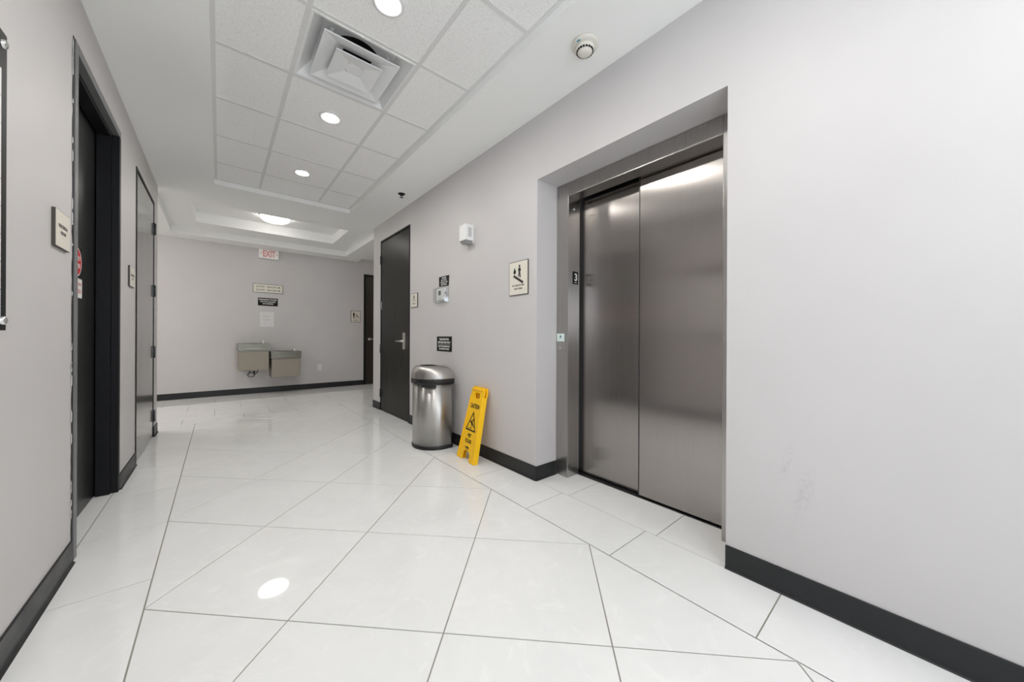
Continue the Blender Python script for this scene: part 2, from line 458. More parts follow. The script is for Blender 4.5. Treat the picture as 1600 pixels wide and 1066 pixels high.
struct('wall_hall_near', B(HXL, XL-TH, YLC-TH, YLC, 0, H+.05).box(XR+TH, HXR, YRC-TH, YRC, 0, H+.12), 'wall_paint')
NWA, NWB = -.25, 1.54
struct('wall_near', B(XL-TH, NWA, YB-.12, YB, 0, H+.05).box(NWB, XR+TH, YB-.12, YB, 0, H+.05).box(NWA, NWB, YB-.12, YB, 0, WZ0).box(NWA, NWB, YB-.12, YB, WZ1, H+.05), 'wall_paint')
for nm, loc, rz, ww in (('added_window_1', (XL-.08, (WA+WB)/2, WZ0), LEFT_W, (WB-WA)/2), ('added_window_2', ((NWA+NWB)/2, YB-.06, WZ0), PI, (NWB-NWA)/2)):  # both windows are added out of view to go with the fill lights
  win = root(nm, loc, rz, kind='structure'); wh = WZ1-WZ0
  B(-ww, -ww+.05, -.04, .04, 0, wh).box(ww-.05, ww, -.04, .04, 0, wh).box(-ww+.05, ww-.05, -.04, .04, 0, .05).box(-ww+.05, ww-.05, -.04, .04, wh-.05, wh).box(-.025, .025, -.04, .04, .05, wh-.05).build('window_frame', 'black_frame', win)
  for a, b in ((-ww+.05, -.025), (.025, ww-.05)): B(a, b, -.004, .004, .05, wh-.05).build('pane', 'window_glass', win)

# ------------------------------------------------------------------ baseboards (vinyl cove base)
BH = .105
def base_prof(t=.007): return [(0, 0), (t+.010, 0), (t+.004, .004), (t, .014), (t, BH-.003), (t-.002, BH), (0, BH)]
def base_run(mb, wall, a, b, fix):
    p = base_prof()
    if wall == 'R': mb.prism([(fix-x, z) for x, z in p], a, b, 'xz')
    if wall == 'L': mb.prism([(fix+x, z) for x, z in p], a, b, 'xz')
    if wall == 'F': mb.prism([(fix-x, z) for x, z in p], a, b, 'yz')
    if wall == 'N': mb.prism([(fix+x, z) for x, z in p], a, b, 'yz')
mb = MB(); base_run(mb, 'L', YB, D1A-.02, XL); base_run(mb, 'L', D1B, D2A-.012, XL); base_run(mb, 'L', D2B, YLC, XL)
struct('baseboard_left', mb, 'vinyl_base')
mb = MB(); base_run(mb, 'R', YB, EA, XR); base_run(mb, 'R', EB-.008, R1A, XR); base_run(mb, 'R', R1B, YRC, XR); base_run(mb, 'F', XR-.008, 2.03, EB)
struct('baseboard_right', mb, 'vinyl_base')
mb = MB(); base_run(mb, 'F', HXL, FDA, YF); base_run(mb, 'F', FDB, HXR, YF)
struct('baseboard_far', mb, 'vinyl_base')

# ------------------------------------------------------------------ ceiling, coffer with lay-in tiles, hall tray
CX0, CX1, CY0, CY1, CZ = -.045, 1.340, -1.70, 4.995, 2.790
RX0, RX1, RY0, RY1, H1 = -.59, 2.00, 5.70, 7.745, 2.840      # outer tray
IX0, IX1, IY0, IY1, H2 = -.28, 1.645, 6.18, 7.25, 2.996      # inner tray
SOFX = 2.345                                                # soffit ends here; beyond it the hall ceiling is a little higher
TT = 3.06
ce = MB()
ce.box(XL-TH, CX0, YB, RY0, H, TT).box(CX1, XR+TH, YB, RY0, H, TT)
ce.box(CX0, CX1, CY1, RY0, H, TT).box(CX0, CX1, YB, CY0, H, TT)
ce.box(HXL, XL-TH, YLC-TH, RY0, H, TT).box(XR+TH, SOFX, YRC-TH, RY0, H, TT)
ce.box(HXL, RX0, RY0, YF+.02, H, TT).box(RX1, SOFX, RY0, YF+.02, H, TT).box(RX0, RX1, RY1, YF+.02, H, TT)
ce.box(SOFX, HXR, YRC-TH, YF+.02, H+.075, TT)
ce.box(RX0, IX0, RY0, RY1, H1, TT).box(IX1, RX1, RY0, RY1, H1, TT).box(IX0, IX1, RY0, IY0, H1, TT).box(IX0, IX1, IY1, RY1, H1, TT)
ce.box(IX0, IX1, IY0, IY1, H2, TT)
ce.box(CX0, CX1, CY0, CY1, CZ+.18, TT)
ceiling = struct('ceiling', ce, 'ceiling_paint')
tees_x = [.353, .960]
PY = .6096
ys = [2.668 + k*PY for k in range(-7, 4)]
xs = [CX0+.012] + tees_x + [CX1-.012]
ylist = [CY0+.012] + [y for y in ys if CY0+.1 < y < CY1-.1] + [CY1-.012]
TC = {}
DIFF_Y = (2.668-PY, 2.668)
LIGHT_Y = [1.785, 3.010, 4.215, .56, -.66]
LX = .662
def holed_tile(w, d, hx, hy, r):
    n = 32; mb = MB(); out = []
    for k in range(n):
        a = 2*PI*(k+.5)/n; c, s = math.cos(a), math.sin(a)
        tx = ((w/2-hx) if c > 0 else (-w/2-hx))/c if abs(c) > 1e-9 else 1e9
        ty = ((d/2-hy) if s > 0 else (-d/2-hy))/s if abs(s) > 1e-9 else 1e9
        t = min(tx, ty); out.append((hx+c*t, hy+s*t))
    for cxn, cyn in ((w/2, d/2), (-w/2, d/2), (-w/2, -d/2), (w/2, -d/2)):     # snap the corners
        k = min(range(n), key=lambda q: (out[q][0]-cxn)**2+(out[q][1]-cyn)**2); out[k] = (cxn, cyn)
    inn = [(hx+r*math.cos(2*PI*(k+.5)/n), hy+r*math.sin(2*PI*(k+.5)/n)) for k in range(n)]
    return mb.ring(out, inn, CZ+.001, CZ+.016, 'xy')
for i in range(3):
    for j in range(len(ylist)-1):
        x0, x1, y0, y1 = xs[i], xs[i+1], ylist[j], ylist[j+1]
        if i == 1 and abs(y0-DIFF_Y[0]) < .02: continue
        w, d = x1-x0-.001, y1-y0-.001; mx, my = (x0+x1)/2, (y0+y1)/2
        hole = [ly for ly in LIGHT_Y if y0 < ly < y1] if i == 1 else []
        if hole:
            me = holed_tile(w, d, LX-mx, hole[0]-my, .0675).mesh('ceiling_tile', 'acoustic_tile')
        else:
            key = (round(w, 4), round(d, 4))
            if key not in TC: TC[key] = B(-w/2, w/2, -d/2, d/2, CZ+.001, CZ+.016).mesh('ceiling_tile', 'acoustic_tile')
            me = TC[key]
        o = bpy.data.objects.new('ceiling_tile', me); COL.objects.link(o); o.parent = ceiling; o.location = (mx, my, 0)
def tee(x0, x1, y0, y1, dz=0): return B(x0, x1, y0, y1, CZ-.002-dz, CZ+.001).build('grid_tee', 'grid_white', ceiling)
for x in tees_x: tee(x-.012, x+.012, CY0, CY1, .0006)
for j in range(1, len(ylist)-1):
    for i in range(3):
        a = xs[i]+(.012 if i else 0); b = xs[i+1]-(.012 if i < 2 else 0)
        tee(a, b, ylist[j]-.012, ylist[j]+.012)
for args in ((CX0, CX0+.022, CY0, CY1), (CX1-.022, CX1, CY0, CY1)): o = tee(*args, .001); o.name = 'wall_angle'
for args in ((CX0+.022, CX1-.022, CY0, CY0+.022), (CX0+.022, CX1-.022, CY1-.022, CY1)): o = tee(*args, .001); o.name = 'wall_angle'
# drywall edge bead round the coffer opening
bd = .012
cb = MB().box(CX0-bd, CX0, CY0-bd, CY1+bd, H-.003, H).box(CX1, CX1+bd, CY0-bd, CY1+bd, H-.003, H).box(CX0, CX1, CY1, CY1+bd, H-.003, H).box(CX0, CX1, CY0-bd, CY0, H-.003, H)
cb.build('edge_bead', 'ceiling_paint', ceiling)

# ------------------------------------------------------------------ doors
def hinge(parent, name, y, z, sx, xw, m_='hinge_steel', hh=.115):
    # sx: direction out of the wall (+1 for the left wall), knuckle proud of the door face
    mb = MB().lathe([(.0085, -hh/2), (.0085, hh/2)], (xw+sx*.010, y, z), 12)
    mb.lathe([(.0045, -hh/2-.006), (.0045, hh/2+.006)], (xw+sx*.010, y, z), 8)
    mb.box(*sorted((xw, xw+sx*.003)), y-.032, y-.002, z-hh/2, z+hh/2)
    mb.box(*sorted((xw, xw+sx*.003)), y+.002, y+.024, z-hh/2, z+hh/2)
    return mb.build(name, m_, parent)
def jag(parent, x, y, z0, z1, w, m_, name, seed, amp):
    rnd = random.Random(seed); n = 64; pts = []
    for k in range(n+1):
        pts.append((y-w*(.55+amp*rnd.random()), z0+(z1-z0)*k/n))
    poly = pts + [(y, z1), (y, z0)]
    return MB().prism(poly, x, x+.0015, 'yz').build(name, m_, parent)
# door 1: recessed black door of the electrical room
d1 = root('door_1', (0, 0, 0), kind='structure', label='recessed black door with round red sticker on the left wall')
fr = MB()
fr.box(XL-.03, XL+.006, D1A, D1A+.046, 0, DH)                          # near casing
fr.build('door_frame', 'grey_frame', d1, .0015)
fr = MB().box(XL-.03, XL+.006, D1A+.046, D1B, DH-.046, DH)
fr.build('door_head', 'grey_frame', d1, .0015)
fr = MB().box(XL-.03, XL+.006, D1B-.046, D1B, 0, DH-.046).box(XL-.095, XL-.03, D1B-.066, D1B, 0, DH-.03).box(XL-.12, XL-.03, D1A, D1A+.03, 0, DH-.03)
fr.box(XL-.095, XL-.03, D1A+.03, D1B-.066, DH-.07, DH-.03)
fr.build('shaded_jamb', 'black_frame', d1, .0015)  # shade painted in: unlit jamb of the grey frame made black
B(XL-.145, XL-.101, D1A+.03, D1B-.03, .006, DH-.05).build('door_leaf', 'black_laminate', d1, .002)
B(XL-.15, XL-.146, D1A, D1B, 0, DH).build('door_backing', 'black_frame', d1)
jag(d1, XL+.0005, D1A+.001, BH*.2, DH+.005, .024, 'black_caulk', 'caulk_bead', 3, .5)
rnd = random.Random(5)
for k in range(26):
    z = .2+2.25*rnd.random(); l = .012+.05*rnd.random()
    MB().prism([(D1A-.026-.004*rnd.random(), z), (D1A-.017, z+l*.2), (D1A-.016, z+l*.8), (D1A-.025, z+l)], XL+.002, XL+.003, 'yz').build('paint_chip', 'paint_chip', d1)
# door 2: flush door with four hinges
d2 = root('door_2', (0, 0, 0), kind='structure', label='flush glossy dark door with four hinges on the left wall')
B(XL-.09, XL+.004, D2A, D2A+.034, 0, DH).box(XL-.09, XL+.002, D2B-.012, D2B, 0, DH).box(XL-.09, XL+.004, D2A+.034, D2B-.012, DH-.022, DH).build('door_frame', 'black_frame', d2, .001)
B(XL-.05, XL-.002, D2A+.042, D2B-.016, .008, DH-.028).build('door_leaf', 'glossy_veneer', d2, .0015)
B(XL-.13, XL-.09, D2A, D2B, 0, DH).build('door_backing', 'black_frame', d2)
for z in (2.20, 1.545, .90, .225): hinge(d2, 'hinge', D2B-.014, z, 1, XL-.002)
jag(d2, XL+.0005, D2A+.001, .03, DH, .016, 'black_caulk', 'caulk_bead', 9, .5)
# door 3: dark veneer door on the right wall
d3 = root('door_3', (0, 0, 0), kind='structure', label='dark veneer door with satin lever on the right wall')
B(XR-.004, XR+.09, R1A, R1A+.030, 0, DH).box(XR-.002, XR+.09, R1B-.012, R1B, 0, DH).box(XR-.004, XR+.09, R1A+.030, R1B-.012, DH-.022, DH).build('door_frame', 'black_frame', d3, .001)
B(XR+.004, XR+.05, R1A+.036, R1B-.016, .008, DH-.028).build('door_leaf', 'espresso_veneer', d3, .0015)
B(XR+.09, XR+.13, R1A, R1B, 0, DH).build('door_backing', 'black_frame', d3)
for k, z in enumerate((2.195, 1.53, .90, .25)): hinge(d3, 'hinge', R1B-.014, z, -1, XR+.002, 'bright_hinge' if k == 1 else 'hinge_steel')
lk = MB().prism(rrect(.060, .215, .008, 4.305, 1.02), XR+.004, XR-.012, 'yz').build('lock_plate', 'satin_nickel', d3, .002)
MB().lathe([(.021, 0), (.021, -.012), (.014, -.018), (.012, -.048)], (XR-.010, 4.305, 1.018), 20, 'x').tube([(XR-.055, 4.300, 1.018), (XR-.058, 4.33, 1.018), (XR-.058, 4.40, 1.018), (XR-.056, 4.445, 1.016)], [.011, .011, .009, .008], 10).build('lever', 'satin_nickel', lk)
MB().lathe([(.012, 0), (.012, -.004), (.009, -.006)], (XR-.011, 4.305, 1.085), 16, 'x').build('key_cylinder', 'satin_nickel', lk)
# door 4: brown door in the far wall
d4 = root('door_4', (0, 0, 0), kind='structure', label='narrow visible strip of dark brown door in the far wall')
B(FDA, FDA+.045, YF-.006, YF+.09, 0, DH).box(FDB-.045, FDB, YF-.006, YF+.09, 0, DH).box(FDA+.045, FDB-.045, YF-.006, YF+.09, DH-.045, DH).build('door_frame', 'black_frame', d4, .001)
B(FDA+.049, FDB-.049, YF+.012, YF+.056, .008, DH-.049).build('door_leaf', 'brown_veneer', d4, .0015)
B(FDA, FDB, YF+.09, YF+.12, 0, DH).build('door_backing', 'black_frame', d4)
MB().lathe([(.032, 0), (.032, -.008), (.026, -.014), (.013, -.018), (.012, -.05)], (FDA+.13, YF+.012, 1.02), 24, 'y').tube([(FDA+.13, YF-.040, 1.02), (FDA+.17, YF-.044, 1.02), (FDA+.25, YF-.044, 1.018)], [.011, .010, .009], 10).build('lever', 'satin_nickel', d4)

# ------------------------------------------------------------------ elevator
FX = 2.035                                              # face of the steel frame
el = root('elevator', (FX, (EA+EB)/2, 0), label='brushed stainless steel elevator with two sliding door panels', cat='elevator')
ey = (EA+EB)/2
def E_(x0, x1, y0, y1, z0, z1): return B(x0-FX, x1-FX, y0-ey, y1-ey, z0, z1)
OA, OB, OH = .690, 1.752, 2.150
E_(FX, FX+.135, OB, EB-.002, .002, EH-.002).build('jamb', 'frame_steel', el, .003)
E_(FX, FX+.135, EA+.002, OA, .002, EH-.002).build('jamb', 'frame_steel', el, .003)
E_(FX, FX+.095, OA, OB, OH, EH-.002).build('header', 'frame_steel', el, .003)
E_(FX+.095, FX+.135, OA, OB, OH+.012, EH-.002).build('header_return', 'frame_steel', el)
PX = FX+.134
E_(PX, PX+.016, OA-.03, 1.240, .012, EH-.05).build('door_panel', 'elevator_steel', el, .003)
E_(PX+.034, PX+.048, 1.20, OB+.05, .012, EH-.05).build('door_panel', 'elevator_steel', el, .003)
E_(PX-.0015, PX+.018, 1.2395, 1.2445, .012, EH-.05).build('seam_shadow_strip', 'hinge_steel', el)  # dark strip standing in for the shadow line at the panel seam
E_(2.160, PX+.10, OA-.03, OB+.05, -.002, .004).build('sill', 'hinge_steel', el)
E_(PX+.05, PX+.06, OA-.05, OB+.08, 0, EH).build('hoistway_back', 'dark_hollow', el)
# floor number plate on the inner face of the far jamb (faces the camera)
pl = root('floor_number_plate', (2.118-FX, OB-ey, 1.535), 0, None); pl.parent = el
MB().prism(rrect(.062, .098, .003), 0, -.002).build('plate', 'sign_black', pl)
text(pl, '3', .078, .004, .006, -.0028, 'white_print', .0025, name='numeral')
MB().prism(rrect(.030, .006, .002, 0, -.036), -.0021, -.0028).build('braille', 'grey_print', pl)
MB().lathe([(.009, 0), (.009, -.004), (.006, -.009), (0, -.010)], (2.10-FX, OB-ey, 2.065), 16, 'y').build('fixing_screw', 'chrome', el)
cs = root('call_station', (0, 1.826-ey, 1.0), RIGHT_W); cs.parent = el
MB().prism(rrect(.072, .125, .004, 0, -.020), 0, -.003).build('call_plate', 'frame_steel', cs, .0008)
MB().lathe([(.014, -.003), (.014, -.007), (.011, -.008)], (0, 0, -.012), 20, 'y').build('call_button', 'satin_nickel', cs)
MB().prism(rrect(.020, .012, .003, 0, .022), -.003, -.0036).build('indicator', 'grey_print', cs)
st = MB().prism(rrect(.074, .066, .002, 0, .069), -.0002, -.0016).build('instruction_sticker', 'mint_sticker', cs)
MB().prism(circle(.009, 16, 0, .080), -.0016, -.0020).build('sticker_emblem', 'blue_print', st)
MB().prism(rrect(.030, .003, .001, 0, .064), -.0016, -.0020).build('sticker_line', 'grey_print', st)

# ------------------------------------------------------------------ recessed downlights, dome lamp, diffuser
def downlight(y, label):
    r = root('recessed_downlight', (LX, y, CZ), 0, label, 'ceiling light', 'recessed downlights')
    MB().lathe([(.080, .0005), (.080, -.003), (.074, -.006), (.060, -.005), (.055, -.001), (.0535, .010), (.066, .010)], (0, 0, 0), 40, cap0=False, cap1=False).build('trim_ring', 'white_enamel', r)
    MB().lathe([(.0535, .002), (.0535, .008)], (0, 0, 0), 32).build('lens', 'lamp_lens', r)
downlight(1.785, 'round recessed downlight at the top edge of the photo, before the air diffuser')
downlight(3.010, 'round recessed downlight just beyond the square air diffuser')
downlight(4.215, 'farthest round recessed downlight in the tiled coffer')
downlight(.56, 'round recessed downlight above the camera')
downlight(-.66, 'round recessed downlight behind the camera')
def dome_lamp(x, y, z, label, gm='dome_glass'):
  dl = root('dome_ceiling_light', (x, y, z), 0, label, 'ceiling light')
  MB().lathe([(.205, 0), (.205, -.016), (.196, -.018)], (0, 0, 0), 40, cap1=False).build('lamp_base', 'satin_nickel', dl)
  MB().lathe([(.200, -.012), (.199, -.030), (.188, -.052), (.160, -.074), (.11, -.090), (.05, -.098), (.004, -.099)], (0, 0, 0), 40).build('lamp_dome', gm, dl)
dome_lamp((IX0+IX1)/2, (IY0+IY1)/2, H2, 'glowing white dome lamp in the stepped hall ceiling')
dome_lamp(-1.55, 6.75, H, 'added fill dome lamp nearer the corner in the left arm of the hall, out of view', 'dome_glass_fill')  # unseen lamp added to brighten the far wall
dome_lamp(3.55, 6.75, H+.075, 'added fill dome lamp in the right arm of the hall, hidden round the corner')  # added unseen to lift the right side of the far wall
dome_lamp(-2.7, 6.75, H, 'added fill dome lamp at the far end of the left arm of the hall, out of view', 'dome_glass_fill')  # another unseen lamp added as fill for the far wall

ad = root('air_diffuser', ((tees_x[0]+tees_x[1])/2, (DIFF_Y[0]+DIFF_Y[1])/2, CZ), 0, 'white square louvred air diffuser set in the ceiling tiles', 'air diffuser')
def sq(a): return [(a, a), (-a, a), (-a, -a), (a, -a)]
def frustum(mb, a0, z0, a1, z1):
    vs = [(x, y, z0) for x, y in sq(a0)]+[(x, y, z1) for x, y in sq(a1)]
    return mb.add(vs, [(i, (i+1) % 4, 4+(i+1) % 4, 4+i) for i in range(4)])
p = MB(); frustum(p, .291, -.001, .291, -.004); frustum(p, .291, -.004, .278, -.003); frustum(p, .278, -.003, .205, .085)
n_ = 32; inn_ = [(.150*math.cos(2*PI*(k+.5)/n_), .150*math.sin(2*PI*(k+.5)/n_)) for k in range(n_)]; out_ = []
for k in range(n_):
    a = 2*PI*(k+.5)/n_; t = .205/max(abs(math.cos(a)), abs(math.sin(a))); out_.append((t*math.cos(a), t*math.sin(a)))
for sx in (-1, 1):
    for sy in (-1, 1):
        k = min(range(n_), key=lambda q: (out_[q][0]-sx*.205)**2+(out_[q][1]-sy*.205)**2); out_[k] = (sx*.205, sy*.205)
p.ring(out_, inn_, .085, .0855, 'xy'); p.build('pan', 'white_enamel', ad)
MB().lathe([(.150, .085), (.150, .160)], (0, 0, 0), 32, cap0=False).build('duct', 'duct_black', ad)
p = MB(); frustum(p, .213, -.004, .216, -.009); frustum(p, .216, -.009, .214, -.013); frustum(p, .214, -.013, .204, -.011); frustum(p, .204, -.011, .085, .034); frustum(p, .085, .034, .084, .037); frustum(p, .084, .037, .213, -.004)
p.build('outer_louvre', 'white_enamel', ad)
p = MB(); frustum(p, .133, -.018, .136, -.023); frustum(p, .136, -.023, .133, -.026); frustum(p, .133, -.026, .042, -.006); p.add([(x, y, -.006) for x, y in sq(.042)], [(0, 1, 2, 3)])
frustum(p, .133, -.018, .042, .002); p.add([(x, y, .002) for x, y in sq(.042)], [(0, 1, 2, 3)])
p.build('inner_louvre', 'white_enamel', ad)
MB().lathe([(.056, -.0070), (.050, -.0074), (.0, -.0072)], (0, 0, 0), 28).build('centre_disc', 'white_enamel', ad)
for sx, sy in ((1, 1), (-1, 1), (1, -1), (-1, -1)):
    MB().prism([(sx*.150, .068), (sx*.170, .068), (sx*.185, .005), (sx*.172, .005)], sy*.15, sy*.152, 'xz').build('bracket', 'white_enamel', ad)

sd = root('smoke_detector', (1.583, 1.247, H), 0, 'cream round smoke detector with dark slots on the ceiling', 'smoke detector')
MB().lathe([(.076, 0), (.076, -.010), (.070, -.018), (.045, -.020)], (0, 0, 0), 40).build('mount_base', 'cream_plastic', sd)
MB().lathe([(.054, -.018), (.052, -.034), (.046, -.042), (.041, -.048)], (0, 0, 0), 40, cap1=True).build('housing', 'cream_plastic', sd)
MB().lathe([(.039, -.048), (.039, -.0485), (.034, -.055), (.022, -.060), (.0, -.061)], (0, 0, 0), 40).build('cap', 'cream_plastic', sd)
for k in range(18):
    a = 2*PI*k/18
    o = B(-.0055, .0055, -.0475, -.0405, -.0475, -.0395).build('sensor_slot', 'dark_hollow', sd); o.rotation_euler = (0, 0, a)
o = MB().prism(rrect(.028, .020, .002, 0, 0), -.0192, -.0204, 'xy').build('label_sticker', 'mint_sticker', sd); o.location = (-.0640, -.006, .0008)
o.rotation_euler = (0, 0, math.radians(95)); B(-.010, .010, -.004, .004, -.0211, -.0203).build('sticker_print', 'blue_print', o)
sp = root('fire_sprinkler', (1.619, 3.926, H), 0, 'small dark fire sprinkler head on the ceiling by the right wall', 'sprinkler')
MB().lathe([(.040, 0), (.040, -.003), (.030, -.009), (.018, -.010)], (0, 0, 0), 28).build('escutcheon', 'black_frame', sp)
MB().lathe([(.010, -.008), (.010, -.024), (.006, -.030)], (0, 0, 0), 14).box(-.016, -.012, -.003, .003, -.040, -.009).box(.012, .016, -.003, .003, -.040, -.009).box(-.016, .016, -.003, .003, -.043, -.039).build('head', 'hinge_steel', sp)
MB().lathe([(.018, -.043), (.018, -.045)], (0, 0, 0), 20).build('deflector', 'hinge_steel', sp)

# ------------------------------------------------------------------ signs
def panel(parent, w, h, d, m_, name='panel', cx=0, cz=0, y=0, r=.002, bevel=.0): return MB().prism(rrect(w, h, r, cx, cz), y, y-d).build(name, m_, parent, bevel)
def framed(parent, w, h, t, bm_, fm, bw):
    MB().prism(rrect(w, h, .002), 0, -t).build('backing', bm_, parent)
    panel(parent, w-2*bw, h-2*bw, .0012, fm, 'face', y=-t, r=.002)
# electrical room sign
s = root('room_sign', (XL, 2.409, 1.524), LEFT_W, 'cream sign reading ELECTRICAL ROOM beside the recessed black door', 'sign')
framed(s, .180, .158, .011, 'sign_border', 'sign_cream', .0028)
text(s, 'ELECTRICAL', .019, 0, .014, -.0130, 'black_print', .0006, .112); text(s, 'ROOM', .019, 0, -.013, -.0130, 'black_print', .0006, .060)
s = root('room_sign', (XL, 3.985, 1.530), LEFT_W, 'cream sign between the two doors on the left wall', 'sign')
framed(s, .190, .156, .011, 'sign_border', 'sign_cream', .0028)
text(s, 'STORAGE', .022, 0, .012, -.0130, 'black_print', .0009, .110); text(s, 'ROOM', .018, 0, -.018, -.0130, 'black_print', .0009, .045)
# stickers on door 1 (sub-parts of its leaf)
leaf = [c for c in d1.children if c.name.startswith('door_leaf')][0]
sk = root('warning_sticker', (XL-.101, 3.165, 1.500), LEFT_W); sk.parent = d1
panel(sk, .190, .178, .0006, 'sign_black', 'sticker_ground', y=-.0002)
MB().prism(circle(.083, 36), -.0008, -.0012).build('red_disc', 'sticker_red', sk)
MB().ring(circle(.083, 36), circle(.077, 36), -.0012, -.0015).build('disc_rim', 'white_print', sk)
text(sk, 'DO NOT', .034, 0, .022, -.0016, 'white_print', .001, .12); text(sk, 'ENTER', .034, 0, -.022, -.0016, 'white_print', .001, .12)
sk2 = root('notice_sticker', (XL-.101, 3.165, 1.348), LEFT_W); sk2.parent = d1
panel(sk2, .190, .112, .0006, 'white_print', 'sticker_ground', y=-.0002, r=.008)
text(sk2, 'AUTHORIZED PERSONS', .022, 0, .024, -.001, 'sticker_red', .0004, .165); text(sk2, 'ENTRY ONLY', .034, 0, -.018, -.001, 'sticker_red', .0006, .165)

# notice board at the left edge of the photo
nb = root('directory_board', (XL+.001, 1.345, 1.085), LEFT_W, 'black edged directory board with white strips at the left edge', 'board')
panel(nb, .98, .91, .006, 'black_frame', 'back_panel', cz=.455, y=-.018, r=.004)
for k in range(9):
    panel(nb, .91, .0815, .0012, 'white_print', 'name_strip', cx=-.005, cz=.082+k*.0835, y=-.0242, r=.001)
for sx in (-1, 1):
    for z in (.030, .872): MB().lathe([(.013, 0), (.013, -.030), (.009, -.033)], (sx*.463, 0, z), 18, 'y').build('standoff_bolt', 'chrome', nb)

# right wall signs
s = root('fire_stairs_sign', (XR, 2.075, 1.542), RIGHT_W, 'cream sign reading IN CASE OF FIRE USE STAIRS beside the elevator', 'sign')
framed(s, .226, .268, .008, 'sign_border', 'sign_cream', .0045)
def pict(parent, polys, m_='black_print', name='pictogram', y=-.0100):
    mb = MB()
    for q in polys: mb.prism(q, y, y-.0007)
    return mb.build(name, m_, parent)
flame = [(-.050, .036), (-.058, .048), (-.052, .064), (-.040, .088), (-.036, .072), (-.026, .058), (-.028, .044), (-.038, .034)]
steps = []
for k in range(6):
    sx0, sz0 = -.056+k*.0185, .026-k*.0105
    steps.append([(sx0, sz0-.018), (sx0+.0225, sz0-.018), (sx0+.0225, sz0), (sx0, sz0)])
man = [circle(.0095, 14, .016, .094), [(.007, .082), (.024, .082), (.034, .056), (.027, .052), (.024, .062), (.024, .048), (.030, .004), (.019, .002), (.015, .034), (.009, .010), (-.002, .014), (.008, .046), (.007, .062), (.003, .054), (-.003, .057)]]
pict(s, [flame]+steps+man)
text(s, 'IN CASE OF FIRE', .018, 0, -.058, -.0100, 'black_print', .0005, .140); text(s, 'USE STAIRS', .018, 0, -.084, -.0100, 'black_print', .0005, .098)

s = root('door_sign', (XR, 3.997, 1.517), RIGHT_W, 'small cream plaque with dark border beside the right wall door', 'sign')
framed(s, .182, .172, .010, 'sign_border', 'sign_cream', .0055)
pict(s, [[(-.030, .036), (.030, .036), (.0, .068)], rrect(.080, .008, .002, 0, .026)], 'bronze_border', y=-.0114)
text(s, 'STAIR', .030, 0, .002, -.0120, 'bronze_border', .0006, .085); text(s, 'LEVEL 3', .026, 0, -.038, -.0120, 'bronze_border', .0012, .085)

s = root('thermostat_notice', (XR, 3.276, 1.666), RIGHT_W, 'black notice with white lettering above the thermostat', 'sign')
MB().prism([(-.106, -.050), (.098, -.056), (.106, .050), (-.108, .052)], 0, -.003).build('panel', 'sign_black', s)
for k, (t, w) in enumerate((('PLEASE', .090), ('DO NOT', .120), ('TOUCH THE', .150), ('SETTINGS', .120))): text(s, t, .022, 0, .034-k*.0235, -.0036, 'white_print', .0007, w)
s = root('trash_notice', (XR, 3.269, 1.000), RIGHT_W, 'black square notice with white lettering above the trash can', 'sign')
panel(s, .314, .157, .003, 'sign_black')
for t, w, z, sz in (('TRASH BIN FOR', .205, .049, .028), ('VISITORS USE ONLY', .270, .016, .028), ('NOT FOR PERSONAL', .250, -.026, .021), ('OR OFFICE TRASH', .215, -.053, .021)): text(s, t, sz, 0, z, -.0036, 'white_print', .0012, w)
panel(s, .27, .0022, .0006, 'white_print', 'rule', cz=-.007, y=-.003, r=.0005)

th = root('thermostat', (XR, 3.318, 1.520), RIGHT_W, 'white thermostat under a clear locking cover on the right wall', 'thermostat')
panel(th, .165, .130, .010, 'white_plastic', 'wall_plate', cz=.006, bevel=.002)
panel(th, .150, .116, .018, 'white_plastic', 'body', cz=.006, y=-.010, r=.006, bevel=.003)
panel(th, .052, .048, .0012, 'lcd', 'display', cx=-.004, cz=.020, y=-.028)
for k in range(3): panel(th, .012, .008, .002, 'grey_print', 'button', cx=-.022+.020*k, cz=-.030, y=-.028)
cov = MB(); w2, h2, dd = .138, .082, .046
cov.add([(-w2, 0, -h2), (w2, 0, -h2), (w2, 0, h2), (-w2, 0, h2), (-w2+.014, -dd, -h2+.008), (w2-.014, -dd, -h2+.008), (w2-.014, -dd, h2-.008), (-w2+.014, -dd, h2-.008)],
        [(4, 5, 6, 7), (0, 1, 5, 4), (1, 2, 6, 5), (2, 3, 7, 6), (3, 0, 4, 7)])
co = cov.build('clear_cover', 'clear_acrylic', th)
sm = co.modifiers.new('solid', 'SOLIDIFY'); sm.thickness = .0025
MB().ring(rrect(.292, .178, .004), rrect(.270, .158, .004), -.0004, -.006).build('cover_flange', 'clear_acrylic', th)
MB().lathe([(.010, 0), (.010, -.010)], (.122, -.022, .012), 14, 'y').build('lock', 'grey_plastic', th)

af = root('wall_dispenser', (XR, 2.778, 1.945), RIGHT_W, 'white box dispenser with grey underside high on the right wall', 'dispenser')
ab = MB()
DW, DHH, DP = .112, .146, .088
ab.prism(rrect(DW, DHH, .004, 0, .102), -.0, -DP).build('body', 'white_plastic', af, .003)
panel(af, DW+.012, DHH+.03, .008, 'white_plastic', 'back_plate', cz=.092, bevel=.002)
lo = MB(); lo.add([(-DW/2+.003, -.004, .029), (DW/2-.003, -.004, .029), (DW/2-.003, -DP+.003, .029), (-DW/2+.003, -DP+.003, .029), (-DW/2+.016, -.010, .002), (DW/2-.016, -.010, .002), (DW/2-.016, -DP+.020, .002), (-DW/2+.016, -DP+.020, .002)],
       [(0, 1, 2, 3), (7, 6, 5, 4), (0, 4, 5, 1), (1, 5, 6, 2), (2, 6, 7, 3), (3, 7, 4, 0)]); lo.build('underside', 'grey_plastic', af)
